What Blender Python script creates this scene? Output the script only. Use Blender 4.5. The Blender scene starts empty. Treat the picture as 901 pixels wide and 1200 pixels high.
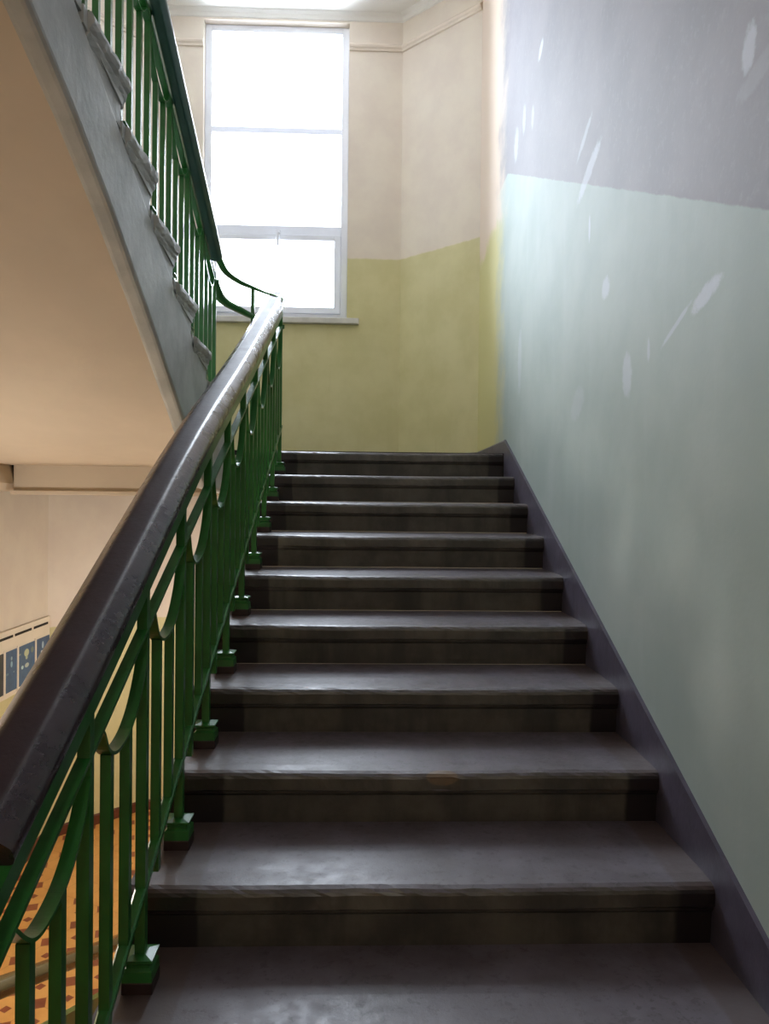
import bpy, bmesh, math, random
from mathutils import Vector, Matrix
random.seed(7)
S = bpy.context.scene
COL = S.collection
EYE = 2.38                      # camera height above the tiled hall floor

# ------------------------------------------------------------------ helpers
def lin(c):
    return tuple((v/12.92 if v <= .04045 else ((v+.055)/1.055)**2.4) for v in c)
def rgb(r, g, b):
    return lin((r/255, g/255, b/255)) + (1.0,)

class MB:
    """collects boxes, sweeps and prisms; build() links them as ONE mesh object"""
    def __init__(s): s.v = []; s.f = []; s.sm = []
    def add(s, vs, fs, smooth=False):
        o = len(s.v); s.v += [tuple(v) for v in vs]
        for f in fs: s.f.append([i+o for i in f]); s.sm.append(smooth)
    def box(s, x0, x1, y0, y1, z0, z1, bev=0.0):
        if bev <= 0:
            vs = [(x, y, z) for z in (z0, z1) for y in (y0, y1) for x in (x0, x1)]
            fs = [(0,2,3,1),(4,5,7,6),(0,1,5,4),(2,6,7,3),(0,4,6,2),(1,3,7,5)]
            s.add(vs, fs); return
        bm = bmesh.new(); bmesh.ops.create_cube(bm, size=1)
        for v in bm.verts:
            v.co = ((x0+x1)/2+v.co.x*(x1-x0), (y0+y1)/2+v.co.y*(y1-y0), (z0+z1)/2+v.co.z*(z1-z0))
        bmesh.ops.bevel(bm, geom=bm.edges[:], offset=bev, segments=2, affect='EDGES', profile=.5)
        s.bm(bm)
    def bm(s, bm, smooth=False):
        bm.verts.index_update()
        s.add([v.co[:] for v in bm.verts], [[v.index for v in f.verts] for f in bm.faces], smooth); bm.free()
    def prism(s, poly, axis, a, b, cap=True):
        """poly of 2-D points swept along one axis from a to b (x: (y,z); y: (x,z); z: (x,y))"""
        n = len(poly)
        def mk(p, t): return {'x': (t, p[0], p[1]), 'y': (p[0], t, p[1]), 'z': (p[0], p[1], t)}[axis]
        vs = [mk(p, a) for p in poly] + [mk(p, b) for p in poly]
        fs = [(i, (i+1) % n, n+(i+1) % n, n+i) for i in range(n)]
        if cap: fs += [tuple(reversed(range(n))), tuple(range(n, 2*n))]
        s.add(vs, fs)
    def sweep(s, pts, sec, side=None, smooth=True, cap=True):
        """section (u sideways, v upwards) carried along pts; side fixes the sideways direction"""
        pts = [Vector(p) for p in pts]; n = len(sec); vs = []; fs = []
        for i, p in enumerate(pts):
            t = (pts[min(i+1, len(pts)-1)] - pts[max(i-1, 0)]).normalized()
            if side is not None: sd = Vector(side)
            else: sd = t.cross(Vector((0,0,1))).normalized()
            nm = sd.cross(t).normalized()
            for u, v in sec: vs.append(p + sd*u + nm*v)
        for i in range(len(pts)-1):
            for k in range(n):
                fs.append((i*n+k, i*n+(k+1) % n, (i+1)*n+(k+1) % n, (i+1)*n+k))
        s.add(vs, fs, smooth)
        if cap:
            m = (len(pts)-1)*n
            s.add(vs[:n], [tuple(reversed(range(n)))]); s.add(vs[m:], [tuple(range(n))])
    def lathe(s, prof, c, seg=24):
        vs = []; fs = []
        for r, z in prof:
            for k in range(seg):
                a = 2*math.pi*k/seg; vs.append((c[0]+r*math.cos(a), c[1]+r*math.sin(a), c[2]+z))
        for i in range(len(prof)-1):
            for k in range(seg):
                fs.append((i*seg+k, i*seg+(k+1) % seg, (i+1)*seg+(k+1) % seg, (i+1)*seg+k))
        s.add(vs, fs, True)
    def build(s, name, mat, parent=None, fix=True):
        me = bpy.data.meshes.new(name)
        off = Vector((0,0,0))
        if parent is not None: off = world_loc(parent)
        me.from_pydata([Vector(v)-off for v in s.v], [], s.f)
        for p, k in zip(me.polygons, s.sm): p.use_smooth = k
        if fix:
            bm = bmesh.new(); bm.from_mesh(me); bmesh.ops.recalc_face_normals(bm, faces=bm.faces); bm.to_mesh(me); bm.free()
        me.materials.append(mat); me.update()
        o = bpy.data.objects.new(name, me); COL.objects.link(o)
        if parent is not None: o.parent = parent
        return o

def world_loc(o):
    p = Vector((0,0,0))
    while o is not None: p += o.location; o = o.parent
    return p
def tag(o, label, cat, group=None):
    o['label'] = label; o['category'] = cat
    if group: o['group'] = group
    return o
def empty(name, loc, label, cat, group=None):
    o = bpy.data.objects.new(name, None); COL.objects.link(o); o.location = loc; o.empty_display_size = .1
    return tag(o, label, cat, group)
def struct(o): o['kind'] = 'structure'; return o

def spline(pts, n=8):
    P = [Vector(p) for p in pts]; out = []
    for i in range(len(P)-1):
        p0, p1, p2, p3 = P[max(i-1, 0)], P[i], P[i+1], P[min(i+2, len(P)-1)]
        for k in range(n):
            t = k/n
            out.append(.5*((2*p1)+(p2-p0)*t+(2*p0-5*p1+4*p2-p3)*t*t+(-p0+3*p1-3*p2+p3)*t**3))
    out.append(P[-1]); return out

# ------------------------------------------------------------------ materials
class M:
    def __init__(s, name):
        s.m = bpy.data.materials.new(name); s.m.use_nodes = True
        s.nt = s.m.node_tree; s.b = s.nt.nodes['Principled BSDF']
        s.co = s.nt.nodes.new('ShaderNodeTexCoord').outputs['Object']
        s.geo = s.nt.nodes.new('ShaderNodeNewGeometry').outputs['Position']
        sx = s.nt.nodes.new('ShaderNodeSeparateXYZ'); s.nt.links.new(s.geo, sx.inputs[0]); s.P = sx.outputs
    def link(s, a, b): s.nt.links.new(a, b)
    def put(s, sock, v):
        if hasattr(v, 'links'): s.nt.links.new(v, sock)
        else: sock.default_value = v
    def math(s, op, a, b=0.0, c=None, clamp=False):
        n = s.nt.nodes.new('ShaderNodeMath'); n.operation = op; n.use_clamp = clamp
        s.put(n.inputs[0], a); s.put(n.inputs[1], b)
        if c is not None: s.put(n.inputs[2], c)
        return n.outputs[0]
    def noise(s, scale, detail=4, rough=.6, vec=None, stretch=None, dist=0):
        n = s.nt.nodes.new('ShaderNodeTexNoise'); n.inputs['Scale'].default_value = scale
        n.inputs['Detail'].default_value = detail; n.inputs['Roughness'].default_value = rough
        n.inputs['Distortion'].default_value = dist
        v = vec or s.geo
        if stretch:
            mp = s.nt.nodes.new('ShaderNodeMapping'); mp.inputs['Scale'].default_value = stretch; s.link(v, mp.inputs[0]); v = mp.outputs[0]
        s.link(v, n.inputs['Vector']); return n.outputs['Fac']
    def step(s, v, lo, hi):
        n = s.nt.nodes.new('ShaderNodeMapRange'); n.interpolation_type = 'SMOOTHSTEP'
        s.put(n.inputs[0], v); s.put(n.inputs[1], lo); s.put(n.inputs[2], hi); return n.outputs[0]
    def mix(s, f, a, b):
        n = s.nt.nodes.new('ShaderNodeMix'); n.data_type = 'RGBA'
        s.put(n.inputs[0], f); s.put(n.inputs[6], a); s.put(n.inputs[7], b); return n.outputs[2]
    def bump(s, h, strength=.2, dist=.01):
        n = s.nt.nodes.new('ShaderNodeBump'); n.inputs['Strength'].default_value = strength; n.inputs['Distance'].default_value = dist
        s.link(h, n.inputs['Height']); s.link(n.outputs[0], s.b.inputs['Normal'])
    def fin(s, col, rough=.5, spec=.5, coat=0, metal=0):
        s.put(s.b.inputs['Base Color'], col); s.put(s.b.inputs['Roughness'], rough)
        s.b.inputs['Specular IOR Level'].default_value = spec; s.b.inputs['Coat Weight'].default_value = coat
        s.b.inputs['Coat Roughness'].default_value = .15; s.b.inputs['Metallic'].default_value = metal
        return s.m

def mottled(name, c, amt=.12, scale=9, rough=.5, spec=.5, bump=.15, bs=60, coat=0):
    m = M(name); n = m.noise(scale, 5)
    d = tuple(v*(1-amt) for v in c[:3]) + (1,); l = tuple(min(1, v*(1+amt)) for v in c[:3]) + (1,)
    if bump: m.bump(m.noise(bs, 4), bump, .004)
    return m.fin(m.mix(m.step(n, .3, .7), d, l), rough, spec, coat)


def mat_landing_wall():
    """cream above, olive-yellow dado below, on both storeys"""
    m = M('cream_and_olive_wall_paint'); z = m.P[2]
    w = m.math('MULTIPLY', m.math('SUBTRACT', m.noise(14, 3), .5), .02)
    z2 = m.math('ADD', z, w)
    up = m.math('MULTIPLY', m.step(z2, 2.5, 2.51), m.math('SUBTRACT', 1, m.step(z2, 1.915+EYE-.008, 1.915+EYE+.008)))
    lo = m.math('SUBTRACT', 1, m.step(z2, 1.489, 1.497))
    y = m.math('ADD', up, lo, clamp=True)
    n = m.step(m.noise(3.5, 5), .3, .7); n2 = m.noise(5, 4, stretch=(1, 1, .12))
    cream = m.mix(n, rgb(226, 214, 202), rgb(234, 224, 210)); ol = m.mix(n, rgb(208, 201, 152), rgb(218, 211, 166))
    ol = m.mix(m.math('MULTIPLY', m.step(n2, .55, .8), .35), ol, rgb(192, 182, 128))
    m.bump(m.noise(90, 4), .12, .004)
    return m.fin(m.mix(y, cream, ol), .5, .35)

def mat_stair_wall():
    """pale blue-green below a slanting line, lilac grey above; the landing's cream and olive beyond, with filler patches"""
    m = M('two_tone_stairwell_paint'); Y, Z = m.P[1], m.P[2]
    w = m.math('MULTIPLY', m.math('SUBTRACT', m.noise(16, 4), .5), .014)
    line = m.math('MINIMUM', m.math('MULTIPLY_ADD', Y, .456, -.096+EYE), 1.925+EYE)
    above = m.step(m.math('ADD', m.math('SUBTRACT', Z, line), w), -.004, .004)
    n = m.step(m.noise(2.2, 5), .3, .7); fine = m.noise(40, 5, .7)
    streak = m.noise(7, 4, stretch=(1, 1, .1))
    green = m.mix(n, rgb(161, 175, 172), rgb(173, 185, 182))
    green = m.mix(m.math('MULTIPLY', m.step(streak, .5, .75), .25), green, rgb(182, 194, 194))
    lilac = m.mix(n, rgb(136, 134, 140), rgb(148, 144, 150))
    lilac = m.mix(m.math('MULTIPLY', m.step(fine, .5, .75), .4), lilac, rgb(160, 158, 165))
    c = m.mix(above, green, lilac)
    # landing strip beyond the stair head
    rag = m.math('MULTIPLY', m.math('SUBTRACT', m.noise(5, 5, .65), .5), .55)
    strip = m.step(m.math('ADD', Y, rag), 4.42, 4.86)
    cream = rgb(226, 208, 192); ol = rgb(208, 202, 146)
    pinkish = m.mix(m.step(m.math('ADD', Z, m.math('MULTIPLY', rag, .6)), EYE+1.68, EYE+1.80), ol, cream)
    c = m.mix(strip, c, pinkish)
    # filler and brush marks: (y, z, half length, half width, tilt degrees, strength)
    marks = [(1.657,1.005,.058,.032,100,.5),(1.85,.522,.085,.026,165,.75),(2.03,.487,.11,.009,158,.45),(2.62,.755,.040,.045,90,.5),(2.40,.42,.075,.045,85,.42),
             (2.22,.46,.04,.012,90,.4),(2.84,1.245,.16,.035,158,.55),(2.90,1.40,.11,.02,155,.35),(3.64,2.17,.06,.03,150,.6),(2.82,1.03,.055,.013,90,.5),
             (4.04,.77,.18,.05,90,.25),(4.2,1.98,.09,.06,95,.4),(4.0,2.02,.08,.04,95,.35),(3.8,1.93,.06,.03,95,.35),(1.62,.93,.1,.03,170,.12),(2.95,.40,.06,.1,70,.18)]
    jig = m.math('MULTIPLY', m.math('SUBTRACT', m.noise(30, 5, .75), .5), 2.0)
    tot = None
    for y0, z0, a, b, ang, st in marks:
        ca, sa = math.cos(math.radians(ang)), math.sin(math.radians(ang))
        dy = m.math('SUBTRACT', Y, y0); dz = m.math('SUBTRACT', Z, z0+EYE)
        u = m.math('ADD', m.math('MULTIPLY', dy, ca/a), m.math('MULTIPLY', dz, sa/a))
        v = m.math('ADD', m.math('MULTIPLY', dy, -sa/b), m.math('MULTIPLY', dz, ca/b))
        r = m.math('ADD', m.math('ADD', m.math('MULTIPLY', u, u), m.math('MULTIPLY', v, v)), jig)
        k = m.math('MULTIPLY', m.math('SUBTRACT', 1, m.step(r, .35, 1.25)), st)
        tot = k if tot is None else m.math('MAXIMUM', tot, k)
    c = m.mix(tot, c, rgb(206, 212, 226))
    sp = m.step(m.noise(26, 2), .80, .83)
    c = m.mix(m.math('MULTIPLY', sp, .4), c, rgb(120, 118, 110))
    m.bump(m.math('ADD', m.noise(70, 5), m.math('MULTIPLY', m.noise(6, 3), .6)), .10, .004)
    return m.fin(c, .62, .22)

def mat_step():
    """worn stone with dark painted margins at both ends"""
    m = M('worn_stone_with_painted_margins'); X = m.P[0]
    nz = m.nt.nodes.new('ShaderNodeSeparateXYZ'); g = m.nt.nodes.new('ShaderNodeNewGeometry'); m.link(g.outputs['True Normal'], nz.inputs[0])
    tread = m.step(nz.outputs[2], .6, .9)
    w = m.math('MULTIPLY', m.math('SUBTRACT', m.noise(9, 4), .5), .02)
    xx = m.math('ADD', X, w)
    mar = m.math('ADD', m.math('SUBTRACT', 1, m.step(xx, -.362, -.352)), m.step(xx, .735, .75), clamp=True)
    n = m.step(m.noise(7, 6, .65), .3, .72); f = m.noise(48, 4, .7)
    riser = m.mix(n, rgb(60, 55, 49), rgb(92, 86, 76))
    riser = m.mix(m.math('MULTIPLY', m.step(m.noise(9, 4, stretch=(1, 1, .15)), .45, .7), .75), riser, rgb(44, 41, 37))
    top = m.mix(n, rgb(76, 67, 72), rgb(96, 88, 98))
    top = m.mix(m.math('MULTIPLY', m.step(f, .56, .63), .55), top, rgb(52, 45, 46))
    c = m.mix(tread, riser, top)
    paint = m.mix(tread, rgb(26, 18, 20), rgb(76, 64, 64))
    c = m.mix(mar, c, paint)
    # a broken patch in one nosing
    Y, Z = m.P[1], m.P[2]
    q = m.math('ADD', m.math('POWER', m.math('DIVIDE', m.math('SUBTRACT', X, .232), .048), 2), m.math('POWER', m.math('DIVIDE', m.math('SUBTRACT', Z, 1.645), .03), 2))
    q = m.math('ADD', q, m.math('POWER', m.math('DIVIDE', m.math('SUBTRACT', Y, 2.067), .03), 2))
    c = m.mix(m.math('MULTIPLY', m.math('SUBTRACT', 1, m.step(q, .7, 1.0)), .8), c, rgb(120, 98, 74))
    m.bump(m.math('ADD', m.math('MULTIPLY', m.noise(160, 4, .7), .5), m.math('MULTIPLY', m.noise(9, 4), .8)), .2, .004)
    rough = m.math('ADD', m.math('MULTIPLY', m.step(m.noise(22, 6, .7), .3, .7), .14), .34)
    return m.fin(c, rough, .6)

def mat_tiles():
    m = M('ochre_tiles_with_brown_inlays')
    mp = m.nt.nodes.new('ShaderNodeMapping'); mp.inputs['Scale'].default_value = (5.2, 5.2, 5.2); mp.inputs['Rotation'].default_value = (0, 0, .5)
    m.link(m.geo, mp.inputs[0]); sp = m.nt.nodes.new('ShaderNodeSeparateXYZ'); m.link(mp.outputs[0], sp.inputs[0])
    def cell(v): return m.math('ABSOLUTE', m.math('SUBTRACT', m.math('FRACT', v), .5))
    a, b = cell(sp.outputs[0]), cell(sp.outputs[1])
    L = m.math('ADD', a, b)
    dia = m.step(L, .72, .725)
    sq = m.math('SUBTRACT', 1, m.step(m.math('MAXIMUM', a, b), .1, .105))
    grout = m.step(m.math('MAXIMUM', a, b), .488, .492)
    n = m.step(m.noise(5, 5), .3, .7)
    c = m.mix(n, rgb(206, 146, 78), rgb(222, 166, 96))
    c = m.mix(m.math('MAXIMUM', dia, sq), c, m.mix(n, rgb(120, 56, 38), rgb(148, 76, 50)))
    c = m.mix(m.math('MULTIPLY', grout, .35), c, rgb(120, 84, 50))
    return m.fin(c, .32, .5)

def mat_poster(name, y0, y1, z0, z1, base, blobs):
    m = M(name); Y, Z = m.P[1], m.P[2]
    u = m.math('DIVIDE', m.math('SUBTRACT', Y, y0), y1-y0); v = m.math('DIVIDE', m.math('SUBTRACT', Z, z0), z1-z0)
    c = m.mix(m.step(m.noise(20, 4), .3, .7), base, tuple(min(1, k*1.35) for k in base[:3])+(1,))
    for bu, bv, ru, rv, col in blobs:
        q = m.math('ADD', m.math('POWER', m.math('DIVIDE', m.math('SUBTRACT', u, bu), ru), 2), m.math('POWER', m.math('DIVIDE', m.math('SUBTRACT', v, bv), rv), 2))
        c = m.mix(m.math('SUBTRACT', 1, m.step(q, .7, 1.1)), c, col)
    return m.fin(c, .35, .5)

def mat_handrail():
    m = M('chipped_dark_brown_gloss_paint')
    n = m.noise(14, 6, .65); chip = m.step(m.noise(30, 4, .7), .70, .74)
    c = m.mix(m.step(n, .3, .7), rgb(38, 26, 32), rgb(50, 36, 42))
    c = m.mix(m.math('MULTIPLY', m.step(m.noise(5, 5, .7), .52, .72), .5), c, rgb(66, 40, 32))
    m.bump(m.math('ADD', m.math('MULTIPLY', m.noise(7, 4), 1.0), m.math('SUBTRACT', m.math('MULTIPLY', m.noise(60, 5, .7), .35), m.math('MULTIPLY', chip, .6))), .3, .008)
    grip = m.math('SUBTRACT', 1, m.step(m.math('ABSOLUTE', m.math('ADD', m.P[0], .488)), .021, .029))      # the middle of the top is rubbed dull by hands
    c = m.mix(m.math('MULTIPLY', grip, .35), c, rgb(70, 58, 62))
    m.put(m.b.inputs['Specular IOR Level'], m.math('MULTIPLY_ADD', grip, -.38, .55)); m.put(m.b.inputs['Coat Weight'], m.math('MULTIPLY_ADD', grip, -.25, .25))
    m.b.inputs['Coat Roughness'].default_value = .15
    m.put(m.b.inputs['Base Color'], c); m.put(m.b.inputs['Roughness'], m.math('ADD', m.math('MULTIPLY_ADD', n, .2, .18), m.math('MULTIPLY', grip, .3)))
    return m.m

WALL = mat_landing_wall(); STAIRWALL = mat_stair_wall(); STEP = mat_step(); TILE = mat_tiles(); HANDRAIL = mat_handrail()
GREEN = mottled('green_gloss_paint', rgb(36, 100, 42), .16, 12, .34, .5, .2, 45, .15)
TEAL = mottled('dark_green_handrail_paint', rgb(38, 78, 70), .14, 10, .35, .5, .2, 40, .1)
BLOCK = mottled('dark_brown_base_block', rgb(46, 30, 30), .2, 14, .5)
SKIRT = mottled('dark_purple_grey_skirting_paint', rgb(84, 79, 95), .2, 9, .42, .5, .3, 40)
SOFFIT = mottled('tan_soffit_distemper', rgb(202, 189, 170), .05, 2, .8, .2, .12, 50)
STRINGER = mottled('pale_grey_stringer_limewash', rgb(176, 178, 174), .13, 6, .7, .3, .4, 30)
UPSTEP = STRINGER
CEIL = mottled('white_ceiling_paint', rgb(236, 234, 230), .03, 3, .8, .2, .05)
PLASTER = mottled('warm_cream_plaster', rgb(226, 206, 178), .05, 2, .7, .2, .1)
WHITE = mottled('white_window_gloss_with_glow', rgb(232, 234, 240), .03, 6, .35, .5, .05)
nt = WHITE.node_tree; tr = nt.nodes.new('ShaderNodeBsdfTranslucent'); tr.inputs[0].default_value = (.9, .92, 1, 1); mx = nt.nodes.new('ShaderNodeMixShader'); mx.inputs[0].default_value = .075  # translucent share makes the frame glow, standing in for window glare
ou = [n for n in nt.nodes if n.type == 'OUTPUT_MATERIAL'][0]; nt.links.new(nt.nodes['Principled BSDF'].outputs[0], mx.inputs[1]); nt.links.new(tr.outputs[0], mx.inputs[2]); nt.links.new(mx.outputs[0], ou.inputs[0])
SILL = mottled('worn_white_sill_paint', rgb(206, 204, 200), .08, 14, .45, .5, .2)
BOARD = mottled('cream_board_paint', rgb(238, 228, 212), .03, 5, .5, .3, 0)
SLOT = mottled('black_slot', rgb(22, 20, 22), .1, 8, .6, .3, 0)
REDBROWN = mottled('red_brown_skirting_tile', rgb(96, 52, 38), .2, 12, .35)
SLAB = mottled('unpainted_concrete', rgb(150, 142, 134), .1, 5, .8)

def mat_glass():
    m = bpy.data.materials.new('clear_window_glass'); m.use_nodes = True; nt = m.node_tree; nt.nodes.clear()
    o = nt.nodes.new('ShaderNodeOutputMaterial'); mx = nt.nodes.new('ShaderNodeMixShader'); t = nt.nodes.new('ShaderNodeBsdfTransparent')
    g = nt.nodes.new('ShaderNodeBsdfGlossy'); g.inputs['Roughness'].default_value = .02; f = nt.nodes.new('ShaderNodeFresnel'); f.inputs[0].default_value = 1.3
    t.inputs[0].default_value = (.97, .98, 1, 1)
    nt.links.new(f.outputs[0], mx.inputs[0]); nt.links.new(t.outputs[0], mx.inputs[1]); nt.links.new(g.outputs[0], mx.inputs[2]); nt.links.new(mx.outputs[0], o.inputs[0])
    return m
GLASS = mat_glass()

# ------------------------------------------------------------------ dimensions (metres; y runs up the stair, x to the right)
T, R = .335, .1465                  # going and rise
Y0, Z0 = 1.732, -.8645+EYE          # one nosing in view; step i is at Y0+T*i, Z0+R*i, landing i = 8
YL, ZL = Y0+8*T, Z0+8*R             # landing edge
XR, XW = .827, .839                 # step end / right wall
XL = -.515                          # open end of the lower flight
XF = -.745                          # open end of the upper flight
XLW = -2.18                         # left wall
YC, YB = 5.464, 6.0                 # chamfer start, window wall
XC = XW-(YB-YC); XCL = XLW+(YB-YC)
HC = 3.80+EYE                       # ceiling
YR = -2.6                           # rear wall
WX0, WX1, WZ0, WZ1 = -1.235, -.113, 1.445+EYE, 3.735+EYE   # window opening
TH = .12

# ------------------------------------------------------------------ the setting
b = MB(); b.box(XLW-.3, XW+.3, YR-.3, YB+.4, -.15, 0); struct(b.build('floor', TILE))
b = MB(); b.box(XLW-.3, XW+.3, YR-.3, YB+.4, HC, HC+.15); struct(b.build('ceiling', CEIL))
b = MB(); b.box(XW, XW+TH, YR, YC+.05, 0, HC); struct(b.build('wall_right', STAIRWALL))
b = MB(); b.box(XLW-TH, XLW, YR, YC+.05, 0, HC); struct(b.build('wall_left', WALL))
b = MB(); b.box(XLW-TH, XW+TH, YR-TH, YR, 0, HC); struct(b.build('wall_back', PLASTER))
k = TH*math.tan(math.radians(22.5))
b = MB(); b.prism([(XW, YC), (XC, YB), (XC+k, YB+TH), (XW+TH, YC+k)], 'z', 0, HC); struct(b.build('wall_right_chamfer', WALL))
b = MB(); b.prism([(XLW, YC), (XCL, YB), (XCL-k, YB+TH), (XLW-TH, YC+k)], 'z', 0, HC); struct(b.build('wall_left_chamfer', WALL))
RV = .20                            # window wall thickness
b = MB()
b.box(XCL-.05, WX0, YB, YB+RV, 0, HC); b.box(WX1, XC+.05, YB, YB+RV, 0, HC)
b.box(WX0, WX1, YB, YB+RV, 0, WZ0); b.box(WX0, WX1, YB, YB+RV, WZ1, HC)
struct(b.build('wall_window', WALL))

# landing slab and its edge beam
ZU = .05+EYE
b = MB()
poly = [(XLW, YL+.03), (XW, YL+.03), (XW, YC), (XC, YB), (XCL, YB), (XLW, YC)]
b.prism(poly, 'z', ZU+.12, ZL); struct(b.build('floor_landing', STEP))
b = MB(); b.box(XLW+.22, XL-.02, YL+.0, YL+.2, ZU, ZL-.03, .012); b.box(XLW+.22, XL-.02, YL-.03, YL+.0, ZU-.012, ZU+.012, .004)
struct(b.build('beam_landing', SOFFIT))
b = MB(); b.prism([(XLW, ZU+.01), (XLW+.2, ZU+.01), (XLW+.225, ZU+.05), (XLW+.2, ZU+.16), (XLW+.1, ZU+.17), (XLW, ZU+.18)], 'y', 3.6, YL+.2); struct(b.build('beam_left', SOFFIT))

# picture-rail mouldings, and the small cove under the ceiling
mold = [(0, -.028), (.012, -.026), (.016, -.012), (.026, -.004), (.03, .01), (.018, .02), (.012, .03), (0, .034)]
def rail_strip(name, p, q, nrm, z, sec, mat):
    b = MB(); n = Vector((nrm[0], nrm[1], 0)).normalized()
    pts = []
    for e in (p, q):
        for u, v in sec: pts.append((e[0]+n.x*u, e[1]+n.y*u, z+v))
    m = len(sec); b.add(pts, [(i, (i+1) % m, m+(i+1) % m, m+i) for i in range(m)] + [tuple(range(m)), tuple(range(m, 2*m))])
    return struct(b.build(name, mat))
ZM = 3.55+EYE
mz = mold
CR = mottled('cream_moulding_paint', rgb(230, 218, 205), .04, 6, .5, .3, .1)
rail_strip('trim_1', (WX1, YB), (XC, YB), (0, -1), ZM, mz, CR)
rail_strip('trim_2', (XCL, YB), (WX0, YB), (0, -1), ZM, mz, CR)
rail_strip('trim_3', (XC, YB), (XW, YC), (-1, -1), ZM, mz, CR)
rail_strip('trim_4', (XLW, YC), (XCL, YB), (1, -1), ZM, mz, CR)
cove = [(0, -.05), (.01, -.045), (.02, -.02), (.045, -.006), (.05, 0), (0, 0)]
rail_strip('trim_5', (XCL, YB), (XC, YB), (0, -1), HC, cove, CEIL)
rail_strip('trim_6', (XC, YB), (XW, YC), (-1, -1), HC, cove, CEIL)
rail_strip('trim_7', (XLW, YC), (XCL, YB), (1, -1), HC, cove, CEIL)

# sloping skirting of the lower flight and the landing's low skirting
def nose(y): return Z0+(y-Y0)/T*R
b = MB()
ya, yb_ = -1.6, YL-.02
b.prism([(ya, nose(ya)-.3), (yb_, nose(yb_)-.3), (yb_, nose(yb_)+.084), (ya, nose(ya)+.084)], 'x', XR, XW+.002)
struct(b.build('baseboard_right', SKIRT))
bs = [(0, 0), (.012, 0), (.012, .066), (.008, .074), (0, .076)]
rail_strip('baseboard_landing', (XW, YL-.02), (XW, YC), (-1, 0), ZL, bs, SKIRT)
rail_strip('baseboard_chamfer', (XW, YC), (XC, YB), (-1, -1), ZL, bs, SKIRT)
rail_strip('baseboard_window', (XC, YB), (XCL, YB), (0, -1), ZL, bs, SKIRT)
rail_strip('baseboard_left_chamfer', (XLW, YC), (XCL, YB), (1, -1), 0, bs, REDBROWN)
rail_strip('baseboard_hall', (XC, YB), (XCL, YB), (0, -1), 0, bs, REDBROWN)
rail_strip('baseboard_left', (XLW, 0), (XLW, YC), (1, 0), 0, bs, REDBROWN)

# window: frame, transoms, lower sash, panes, handle; sill
YW = YB+.06
w = bpy.data.objects.new('window_1', None); COL.objects.link(w); w.location = ((WX0+WX1)/2, YW, WZ0); struct(w); w.empty_display_size = .1
fy0, fy1 = YW, YW+.06
b = MB(); fw = .055
b.box(WX0, WX0+fw, fy0, fy1, WZ0, WZ1, .006); b.box(WX1-fw, WX1, fy0, fy1, WZ0, WZ1, .006)
b.box(WX0+fw-.004, WX1-fw+.004, fy0, fy1, WZ0, WZ0+.05, .006); b.box(WX0+fw-.004, WX1-fw+.004, fy0, fy1, WZ1-.05, WZ1, .006)
b.build('frame', WHITE, w)
ZT1, ZT2 = 2.105+EYE, 2.90+EYE
b = MB(); b.box(WX0+fw-.004, WX1-fw+.004, fy0-.004, fy1, ZT1, ZT1+.075, .006); b.build('transom', WHITE, w)
b = MB(); b.box(WX0+fw-.004, WX1-fw+.004, fy0-.002, fy1, ZT2, ZT2+.045, .006); b.build('transom', WHITE, w)
sx0, sx1, sz0, sz1 = WX0+fw, WX1-fw, WZ0+.05, ZT1
b = MB(); sw = .05
b.box(sx0, sx0+sw, fy0-.012, fy1-.01, sz0, sz1, .005); b.box(sx1-sw, sx1, fy0-.012, fy1-.01, sz0, sz1, .005)
b.box(sx0+sw-.003, sx1-sw+.003, fy0-.012, fy1-.01, sz0, sz0+sw, .005); b.box(sx0+sw-.003, sx1-sw+.003, fy0-.012, fy1-.01, sz1-.04, sz1, .005)
sash = b.build('sash', WHITE, w)
b = MB(); hx = -.655
b.box(hx-.016, hx+.016, fy0-.022, fy0-.011, ZT1-.03, ZT1+.035, .004); b.box(hx-.010, hx+.010, fy0-.05, fy0-.02, ZT1-.006, ZT1+.012, .003); b.box(hx-.009, hx+.009, fy0-.052, fy0-.036, ZT1-.10, ZT1+.010, .004)
b.build('handle', WHITE, sash)
for z0, z1, x0, x1 in ((ZT2+.045, WZ1-.05, WX0+fw, WX1-fw), (ZT1+.075, ZT2, WX0+fw, WX1-fw), (sz0+sw, sz1-.04, sx0+sw, sx1-sw)):
    b = MB(); b.box(x0-.004, x1+.004, YW+.028, YW+.034, z0-.004, z1+.004); b.build('pane', GLASS, w)
b = MB(); b.box(WX0-.09, WX1+.095, YB-.045, YW, WZ0-.045, WZ0, .006); struct(b.build('sill_window', SILL))

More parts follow.
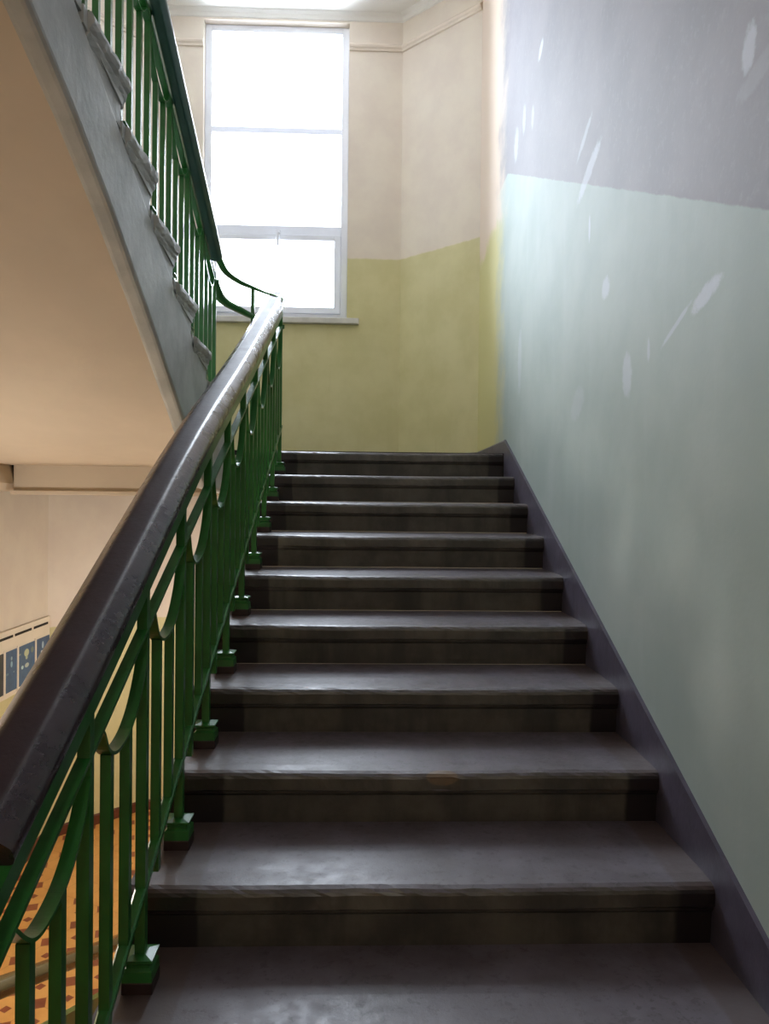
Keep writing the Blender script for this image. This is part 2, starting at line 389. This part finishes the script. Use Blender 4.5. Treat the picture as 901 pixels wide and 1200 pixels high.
# ------------------------------------------------------------------ lower flight: stone steps
def step_mesh(i, x0, x1, first=False):
    """a moulded stone step swept along x, with worn, slightly chipped nosing"""
    y, z = Y0+T*i, Z0+R*i
    zb = z-R
    prof = [(y+T+.026, z-.0005), (y+.18, z), (y+.06, z-.0015), (y+.022, z-.004), (y+.010, z-.008), (y+.003, z-.014), (y, z-.022), (y+.001, z-.052),
            (y+.006, z-.056), (y+.008, z-.063), (y+.013, z-.067), (y+.017, z-.072), (y+.020, zb+.02), (y+.023, zb-.012), (y+T+.026, zb-.012)]
    n = len(prof); seg = 64; vs = []; fs = []
    rr = random.Random(100+i); ph = rr.random()*6
    for k in range(seg+1):
        x = x0+(x1-x0)*k/seg
        mid = math.exp(-((x-.15)/.42)**2)
        for j, (py, pz) in enumerate(prof):
            dy = dz = 0
            if 2 <= j <= 7:
                dz = -.004*mid*(1 if j < 6 else .4)+.0008*math.sin(9*x+ph)+(rr.uniform(-.0008, .0008) if j > 3 else 0)
                if 3 <= j <= 6: dy = .0025*mid+.0012*math.sin(13*x+2*ph)+rr.uniform(-.001, .001)
                if i == 1 and abs(x-.232) < .05 and 3 <= j <= 7:
                    q = 1-(abs(x-.232)/.05)**2; dy += (.008*q if j > 5 else 0)
            vs.append((x, py+dy, pz+dz))
    for k in range(seg):
        for j in range(n): fs.append((k*n+j, k*n+(j+1) % n, (k+1)*n+(j+1) % n, (k+1)*n+j))
    fs += [tuple(range(n)), tuple(range(seg*n, seg*n+n))]
    return vs, fs
stair = empty('staircase', (.15, -1.62, 0), 'worn stone staircase with dark painted step ends climbing to the window landing', 'staircase')
for i in range(-10, 9):
    b = MB(); vs, fs = step_mesh(i, XL, XR)
    if i == 8: vs = [(x, min(y, YL+.10), z+.0004) for x, y, z in vs]
    if i == -10: vs = [(x, y, max(z, 0.0) if z > .15 else 0.0) for x, y, z in vs]
    b.add(vs, fs); b.build('step', STEP, stair)
b = MB()   # the sloping slab that carries the steps
b.prism([(-1.55, .0), (-1.2, .0), (YL, nose(YL)-R-.14), (YL, nose(YL)-R-.005), (-1.55, nose(-1.55)-R-.02)], 'x', XL+.02, XR-.002); b.build('flight_slab', SOFFIT, stair)

# ------------------------------------------------------------------ upper flight
up = empty('staircase', (-1.4, YL, ZL), 'limewashed upper staircase seen from below, rising over the hall on the left', 'staircase')
def unose(y): return ZL+R*.985*((YL-y)/T+1)
NU = 13; RU = R*.985
for j in range(1, NU+1):
    yf = YL-T*(j-1); zt = ZL+RU*j
    b = MB()
    # body, recessed, then the moulded tread with a returned nosing on the open side
    b.box(XLW+.01, XF-.002, yf-T-.004, yf, zt-RU-.02, zt-.045)
    s = [(0, -.095), (.008, -.09), (.010, -.074), (.018, -.066), (.024, -.056), (.024, -.046), (.034, -.040), (.040, -.026), (.038, -.010), (.028, 0), (0, 0)]
    nz = [(yf+u, zt+v) for u, v in s] + [(yf-T+.0, zt), (yf-T+.0, zt-.05)]
    b.prism(nz, 'x', XLW+.01, XF+.004)
    rt = [(XF-.01+u*.8, zt+v) for u, v in s]+[(XF-.05, zt), (XF-.05, zt-.09)]
    n_ = len(rt); ys = [yf-T+.03+(T-.002)*q/14 for q in range(15)]
    jit = [[(random.uniform(-.0025, .0025), random.uniform(-.0035, .002)) if k < 10 else (0, 0) for k in range(n_)] for _ in ys]
    vs = [(p[0]+jit[i][k][0], y, p[1]+jit[i][k][1]) for i, y in enumerate(ys) for k, p in enumerate(rt)]
    fs = [(i*n_+k, i*n_+(k+1) % n_, (i+1)*n_+(k+1) % n_, (i+1)*n_+k) for i in range(14) for k in range(n_)]
    b.add(vs, fs+[tuple(range(n_)), tuple(range(14*n_, 15*n_))])
    b.build('step', UPSTEP, up)
low = [(YL+.0, ZU), (3.75, .075+EYE), (3.50, .20+EYE), (3.25, .355+EYE), (2.80, .61+EYE), (2.32, .86+EYE), (2.02, .995+EYE), (1.726, 1.105+EYE), (1.0, 1.43+EYE), (0.2, 1.79+EYE), (YL-T*NU, 1.83+EYE)]
top = [(YL-T*NU, unose(YL-T*NU)-RU-.115), (YL-.004, unose(YL)-.115)]
b = MB(); b.prism(low+top, 'x', XF-.06, XF+.004); st = b.build('stringer', STRINGER, up)
m = st.modifiers.new('soft_edge', 'BEVEL'); m.width = .018; m.segments = 3; m.limit_method = 'ANGLE'
b = MB()   # plastered soffit, a shade above the stringer's lower edge
lo2 = [(YL, ZU+.155), (4.1, .215+EYE), (3.75, .27+EYE), (3.4, .355+EYE), (3.1, .475+EYE), (2.80, .64+EYE), (2.32, .888+EYE), (2.02, 1.02+EYE), (1.726, 1.135+EYE), (1.0, 1.46+EYE), (0.2, 1.82+EYE), (YL-T*NU, 1.86+EYE)]
def cr(pts, n=10):
    return spline([(0, p[0], p[1]) for p in pts], n)
q = cr(lo2); xs = [XLW+.005, XF-.45, XF-.30, XF-.20, XF-.12, XF-.05]; dz = [0, -.002, -.005, -.009, -.013, -.017]
vs = [(x, p.y, p.z+d) for p in q for x, d in zip(xs, dz)]; nx = len(xs)
vt = [(x, p.y, p.z+.06) for p in q for x in (xs[0], xs[-1])]
b.add(vs, [(i*nx+j, i*nx+j+1, (i+1)*nx+j+1, (i+1)*nx+j) for i in range(len(q)-1) for j in range(nx-1)], True)
b.build('soffit', SOFFIT, up)
# upper storey floor it arrives at
ZUP = ZL+RU*NU
b = MB(); b.box(XLW, XF, YR, YL-T*NU, ZUP-.3, ZUP); struct(b.build('floor_upper', SOFFIT))

# ------------------------------------------------------------------ railings
RECT = lambda w, h: [(-w/2, -h/2), (w/2, -h/2), (w/2, h/2), (-w/2, h/2)]
HR = [(-0.04, 0), (-0.047, 0.004), (-0.05, 0.012), (-0.05, 0.024), (-0.0485, 0.03), (-0.045, 0.035), (-0.029, 0.051), (-0.0255, 0.0535), (-0.021, 0.055), (-0.01, 0.0555), (0, 0.0555), (0.01, 0.0555), (0.021, 0.055), (0.0255, 0.0535), (0.029, 0.051), (0.045, 0.035), (0.0485, 0.03), (0.05, 0.024), (0.05, 0.012), (0.047, 0.004), (0.04, 0)]

def railing(root, X, posts, sgn, zh, z2, zb, zloop, tread, hx, hw, hy, hmat, bar_low, base_mat, y_end):
    """posts: y of each post, going up the flight; sgn +1 when the flight climbs towards +y"""
    y0, y1 = hy
    def line(f, a, c, n=14): return [(0, a+(c-a)*i/n, f(a+(c-a)*i/n)) for i in range(n+1)]
    sec = [(u*hw/.05, v) for u, v in HR]
    pts = [(hx, y, z) for _, y, z in line(zh, y0, y1, 60)]
    b = MB(); b.sweep(pts, sec, (1, 0, 0), True)
    h = b.build('handrail', hmat, root)
    a, c = posts[0]-sgn*.012, y_end
    b = MB(); b.sweep([(X, y, zh(y)-.015) for _, y, _ in line(zh, a, c)], RECT(.024, .030), (1, 0, 0), False); b.build('top_bar', GREEN, root)
    b = MB(); b.sweep([(X, y, z2(y)) for _, y, _ in line(z2, a, c)], RECT(.023, .008), (1, 0, 0), False); b.build('loop_bar', GREEN, root)
    b = MB(); b.sweep([(X, y, zb(y)) for _, y, _ in line(zb, a, c+sgn*.03)], [(-.012,-.006),(-.009,-.009),(.009,-.009),(.012,-.006),(.012,.005),(.008,.009),(-.008,.009),(-.012,.005)], (1, 0, 0), False); b.build('bottom_bar', GREEN, root)
    for n, y in enumerate(posts):
        zt = tread(y)
        b = MB(); b.box(X-.0105, X+.0105, y-.0105, y+.0105, zt+.05, zh(y)-.002); p = b.build('post', GREEN, root)
        b = MB()   # moulded cast base: wider foot, waist, flared collar
        for (hw0, za, hw1, zc) in ((.031, .024, .030, .046), (.030, .046, .024, .051), (.024, .051, .024, .058), (.024, .058, .031, .064), (.031, .064, .031, .069), (.031, .069, .014, .073)):
            q = [(-1, -1), (1, -1), (1, 1), (-1, 1)]
            vs = [(X+s*hw0, y+t*hw0, zt+za) for s, t in q]+[(X+s*hw1, y+t*hw1, zt+zc) for s, t in q]
            b.add(vs, [(0,3,2,1), (4,5,6,7), (0,1,5,4), (1,2,6,5), (2,3,7,6), (3,0,4,7)])
        bs = b.build('base', GREEN, p)
        b = MB(); b.box(X-.032, X+.032, y-.032, y+.032, zt-.002, zt+.025, .003); b.build('base_block', base_mat, p)
        if n == len(posts)-1: continue
        yl = y+sgn*(T*.325+.024); zl = zloop(y+sgn*T*.325)-.004
        H = z2(yl+sgn*.200)-zl; HL = z2(yl-sgn*.08)-zl
        k = max(1, H/.2)
        dat = [(-.08, HL)]+[(u, v) for u, v in ((-.08, .10), (-.077, .075), (-.068, .050), (-.050, .022), (-.026, .006), (0, 0)) if v < HL-.006]
        dat += [(u, v*k) for u, v in ((.028, .002), (.06, .009), (.09, .021), (.125, .044), (.156, .076), (.180, .110), (.194, .149))]+[(.200, H)]
        def arm(yy):
            u = sgn*(yy-yl)
            for (u0, v0), (u1, v1) in zip(dat, dat[1:]):
                if u0 <= u <= u1 and u1 > u0: return zl+v0+(v1-v0)*(u-u0)/(u1-u0)
            return zl
        for fr, drop in ((.325, True), (.66, False)):
            yy = y+sgn*T*fr
            if sgn*(yy-y_end) > 0: continue
            b = MB(); b.box(X-.0095, X+.0095, yy-.0095, yy+.0095, bar_low(yy) if drop else zb(yy)-.004, arm(yy)-.001); b.build('baluster', GREEN, root)
        P = spline([(0, u, v) for u, v in dat], 4)
        b = MB(); b.sweep([(X, yl+sgn*p.y, zl+p.z) for p in P], RECT(.024, .006), (1, 0, 0), False); b.build('loop', GREEN, root)
    return h

XP = -.447
rail = empty('stair_railing', (XP, .944, nose(.944)), 'green metal railing with hanging loops and glossy dark wooden handrail beside the stone steps', 'railing')
def bow(y): return .035*math.exp(-((y-2.2)/.7)**2)
zh1 = lambda y: EYE-.455+.467*(y-1.007)+bow(y)
z21 = lambda y: EYE-.541+.4665*(y-1.018)
zb1 = lambda y: EYE-.926+.4603*(y-1.37)+.4*bow(y)
def tread1(y): return Z0+R*math.floor((y-Y0)/T+1e-6)
zl1 = lambda y: EYE-.597+R/T*(y-1.053)
posts1 = [.944+T*k for k in range(11)]
low1 = lambda y: min(zb1(y)-.03, tread1(y+.03)+.045) if y < 4.3 else zb1(y)-.004
railing(rail, XP, posts1, 1, zh1, z21, zb1, zl1, tread1, -.488, .058, (.985, 4.50), HANDRAIL, low1, BLOCK, 4.30)

XQ = -.805
rail2 = empty('stair_railing', (XQ, YL-T*.5, ZL+RU), 'green metal railing with dark green handrail on the upper flight by the window', 'railing')
zh2 = lambda y: EYE+1.63-.465*(y-3.44)
z22 = lambda y: EYE+1.551-.44*(y-3.44)
def tread2(y): return ZL+RU*(math.floor((YL-y)/T)+1)
zb2 = lambda y: unose(y)-.02
zl2 = lambda y: EYE+1.475-.449*(y-3.435)
posts2 = [YL-T*(.5+k) for k in range(NU)]
low2 = lambda y: max(zb2(y)-.06, tread2(y)+.02) if False else zb2(y)-.004
railing(rail2, XQ, posts2, -1, zh2, z22, zb2, zl2, tread2, -.77, .036, (4.10, YL-T*(NU-.4)), TEAL, low2, BLOCK, posts2[-1])

# the flat bars that turn round the well and tie the two railings together
turn = empty('railing_turn', (-.63, 4.46, ZL), 'bare green flat bars curving round the stairwell end between the two railings', 'railing')
E_ = EYE
b = MB(); b.sweep(spline([(-.805, 4.20, 1.405+E_), (-.800, 4.29, 1.375+E_), (-.77, 4.38, 1.311+E_), (-.704, 4.45, 1.275+E_), (-.632, 4.475, 1.25+E_), (-.546, 4.45, 1.212+E_), (-.47, 4.36, 1.168+E_), (-.452, 4.29, 1.10+E_)]), RECT(.036, .012)); b.build('upper_band', GREEN, turn)
b = MB(); b.sweep(spline([(-.805, 4.24, 1.215+E_), (-.802, 4.30, 1.185+E_), (-.778, 4.38, 1.143+E_), (-.703, 4.45, 1.114+E_), (-.621, 4.475, 1.079+E_), (-.545, 4.45, 1.04+E_), (-.47, 4.36, 1.0+E_), (-.45, 4.29, .985+E_)]), RECT(.05, .022)); b.build('lower_band', GREEN, turn)
b = MB(); b.box(-.637, -.617, 4.466, 4.484, ZL, 1.245+E_); b.build('post', GREEN, turn)

# railing of the flight that goes down below, on the hall side of the well
dn = empty('stair_railing', (-.93, 1.6, 0), 'low railing with brown glossy handrail down in the tiled hall behind the balusters', 'railing')
XD = -.93
zd = lambda y: EYE-1.31-.452*(y-2.11)-.02
b = MB(); b.sweep([(XD, y, zd(y)) for y in [1.5+.05*i for i in range(37)]], [(u*.8, v*.75) for u, v in HR], (1, 0, 0), True); b.build('handrail', mottled('brown_varnish', rgb(44, 26, 22), .15, 8, .16, .6, .05, 20, 0), dn)
b = MB(); b.sweep([(XD+.03, y, zd(y)-.155) for y in [1.5+.1*i for i in range(19)]], RECT(.03, .05), (1, 0, 0), False); b.build('loop_bar', GREEN, dn)
for y in (1.56, 3.2):
    b = MB(); b.box(XD-.012, XD+.012, y-.012, y+.012, 0, zd(y)+.005); b.build('post', GREEN, dn)

# ------------------------------------------------------------------ notice board on the hall's left wall
nb = empty('notice_board', (XLW, 4.9, .9), 'cream notice board with a row of black slots on the left hall wall', 'notice board')
by0, by1 = 4.2, 5.455
b = MB(); b.box(XLW+.001, XLW+.02, by0, by1, EYE-1.22, EYE-.80, .004); b.build('backing', BOARD, nb)
for a, c in ((4.46, 4.66), (4.68, 4.872), (4.905, 5.145), (5.185, 5.412)):
    b = MB(); b.box(XLW+.018, XLW+.024, a, c, EYE-.851, EYE-.836); b.build('slot', SLOT, nb)
for a in (4.755, 4.937, 5.205):
    b = MB(); b.box(XLW+.02, XLW+.03, a-.008, a+.008, EYE-1.20, EYE-.915, .002); b.build('divider', BOARD, nb)
pz0, pz1 = EYE-1.185, EYE-.93
spec = [(4.52, 4.745, rgb(18, 32, 56), [], 'navy poster at the left end of the cream notice board'),
        (4.766, 4.928, rgb(46, 84, 128), [(.55, .8, .07, .05, rgb(150, 180, 200)), (.55, .66, .09, .08, rgb(150, 190, 215)), (.2, .45, .12, .03, rgb(90, 130, 165)), (.75, .45, .06, .02, rgb(110, 150, 180))], 'blue poster between the navy poster and the one with a pale balloon shape'),
        (4.947, 5.196, rgb(50, 88, 132), [(.5, .78, .15, .10, rgb(190, 200, 170)), (.5, .66, .07, .05, rgb(170, 186, 170)), (.85, .8, .1, .08, rgb(110, 130, 130)), (.25, .45, .07, .05, rgb(190, 225, 235)), (.52, .46, .13, .06, rgb(190, 205, 200)), (.1, .8, .06, .03, rgb(130, 150, 160))], 'blue poster with pale balloon shape and white blotches on the notice board'),
        (5.215, 5.44, rgb(42, 76, 122), [(.5, .8, .08, .1, rgb(170, 195, 215)), (.42, .62, .07, .05, rgb(220, 230, 238))], 'blue poster nearest the hall corner, half hidden by the handrail')]
for n, (a, c, base, blobs, lab) in enumerate(spec):
    b = MB(); b.box(XLW+.02, XLW+.023, a, c, pz0, pz1)
    tag(b.build('poster', mat_poster('poster_print_%s' % 'abcd'[n], a, c, pz0, pz1, base, blobs)), lab, 'poster', 'posters on the hall notice board')

# ------------------------------------------------------------------ added fill lamps: under the landing, on the hall wall, behind the camera
LX, LY, LZ = -.75, 5.2, 1.62
lamp = empty('added_hanging_lamp', (LX, LY, ZU+.12), 'added white globe lamp hidden under the landing to brighten the hall', 'lamp')
b = MB(); b.lathe([(.0, .0), (.05, .0), (.05, -.02), (.008, -.03), (.008, -.79), (.03, -.80), (.03, -.84), (0, -.84)], (LX, LY, ZU+.12), 20); b.build('mount', WHITE, lamp)
gm = M('added_lamp_opal_glass'); gm.b.inputs['Emission Color'].default_value = (1, .78, .52, 1); gm.b.inputs['Emission Strength'].default_value = 3  # glow of the added globes
gm = gm.fin((.9, .85, .78, 1), .4)
b = MB(); b.lathe([(.0, -.09)]+[(.09*math.sin(a), -.09*math.cos(a)) for a in [math.pi*i/14 for i in range(1, 14)]]+[(.0, .09)], (LX, LY, ZU+.12-.925), 24); b.build('globe', gm, lamp)

def light(name, kind, loc, energy, color, size=None, rot=None, size_y=None, spread=None):
    d = bpy.data.lights.new(name, kind); d.energy = energy; d.color = color
    if kind == 'AREA':
        d.shape = 'RECTANGLE'; d.size = size; d.size_y = size_y or size
        if spread: d.spread = spread
    elif size: d.shadow_soft_size = size
    o = bpy.data.objects.new(name, d); COL.objects.link(o); o.location = loc
    if rot: o.rotation_euler = rot
    return o
light('hall_fill_light', 'POINT', (LX, LY+.01, LZ-.13), 30, (1, .92, .84), .12)
WLX, WLY, WLZ = XLW+.16, 3.0, 1.45
wl = empty('added_wall_lamp', (XLW, WLY, WLZ), 'added white globe lamp on the left hall wall, out of view', 'lamp')  # added lamp left of the view, brightening soffit and hall
b = MB(); b.prism([(WLY-.04, WLZ-.06), (WLY+.04, WLZ-.06), (WLY+.04, WLZ+.06), (WLY-.04, WLZ+.06)], 'x', XLW+.001, XLW+.02); b.box(XLW+.015, WLX, WLY-.01, WLY+.01, WLZ-.13, WLZ-.11); b.lathe([(0, -.13), (.04, -.13), (.045, -.09), (.03, -.07)], (WLX, WLY, WLZ), 16); b.build('bracket', WHITE, wl)
b = MB(); b.lathe([(.0, -.085)]+[(.085*math.sin(a), -.085*math.cos(a)) for a in [math.pi*i/14 for i in range(1, 14)]]+[(.0, .085)], (WLX, WLY, WLZ), 24); b.build('globe', gm, wl)
light('hall_fill_light', 'POINT', (WLX+.16, WLY, WLZ), 42, (1, .92, .84), .1)
CLX, CLY = .1, -1.7
cl = empty('added_hanging_lamp', (CLX, CLY, HC), 'added white globe fill lamp over the stair foot, behind the camera', 'lamp')  # added rear fill for the near wall and balusters
b = MB(); b.lathe([(0, 0), (.06, 0), (.06, -.03), (.006, -.04), (.006, -.9), (.04, -.91), (.04, -.95), (0, -.95)], (CLX, CLY, HC), 18); b.build('cord', WHITE, cl)
b = MB(); b.lathe([(.0, -.12)]+[(.12*math.sin(a), -.12*math.cos(a)) for a in [math.pi*i/14 for i in range(1, 14)]]+[(.0, .12)], (CLX, CLY, HC-1.06), 24); b.build('globe', gm, cl)
light('stair_fill_light', 'POINT', (CLX, CLY, HC-1.25), 45, (1, .96, .90), .15)
# daylight through the window
light('window_daylight', 'AREA', ((WX0+WX1)/2, YB+.135, (WZ0+WZ1)/2), 230, (.83, .915, 1), 1.05, (math.radians(-90), 0, 0), 2.2)

W = bpy.data.worlds.new('overcast_sky'); S.world = W; W.use_nodes = True
bg = W.node_tree.nodes['Background']; bg.inputs[0].default_value = (.92, .96, 1, 1); bg.inputs[1].default_value = 6.0

# ------------------------------------------------------------------ camera
cam = bpy.data.cameras.new('camera'); co = bpy.data.objects.new('camera', cam); COL.objects.link(co)
cam.sensor_fit = 'VERTICAL'; cam.sensor_height = 36; cam.sensor_width = 27; cam.lens = 36*900/1200; cam.clip_start = .02
yaw, pit, rol = map(math.radians, (1.882, -.516, .601))
F = Vector((math.sin(yaw)*math.cos(pit), math.cos(yaw)*math.cos(pit), math.sin(pit))); R0 = Vector((math.cos(yaw), -math.sin(yaw), 0)); U0 = R0.cross(F)
RR = R0*math.cos(rol)+U0*math.sin(rol); UU = U0*math.cos(rol)-R0*math.sin(rol)
co.matrix_world = Matrix(((RR.x, UU.x, -F.x, 0), (RR.y, UU.y, -F.y, 0), (RR.z, UU.z, -F.z, EYE), (0, 0, 0, 1)))
S.camera = co
S.cycles.use_denoising = True
S.cycles.max_bounces = 10; S.cycles.diffuse_bounces = 6
S.view_settings.view_transform = 'Standard'; S.view_settings.look = 'None'; S.view_settings.gamma = 1; S.view_settings.exposure = 0
S.view_settings.use_curve_mapping = False
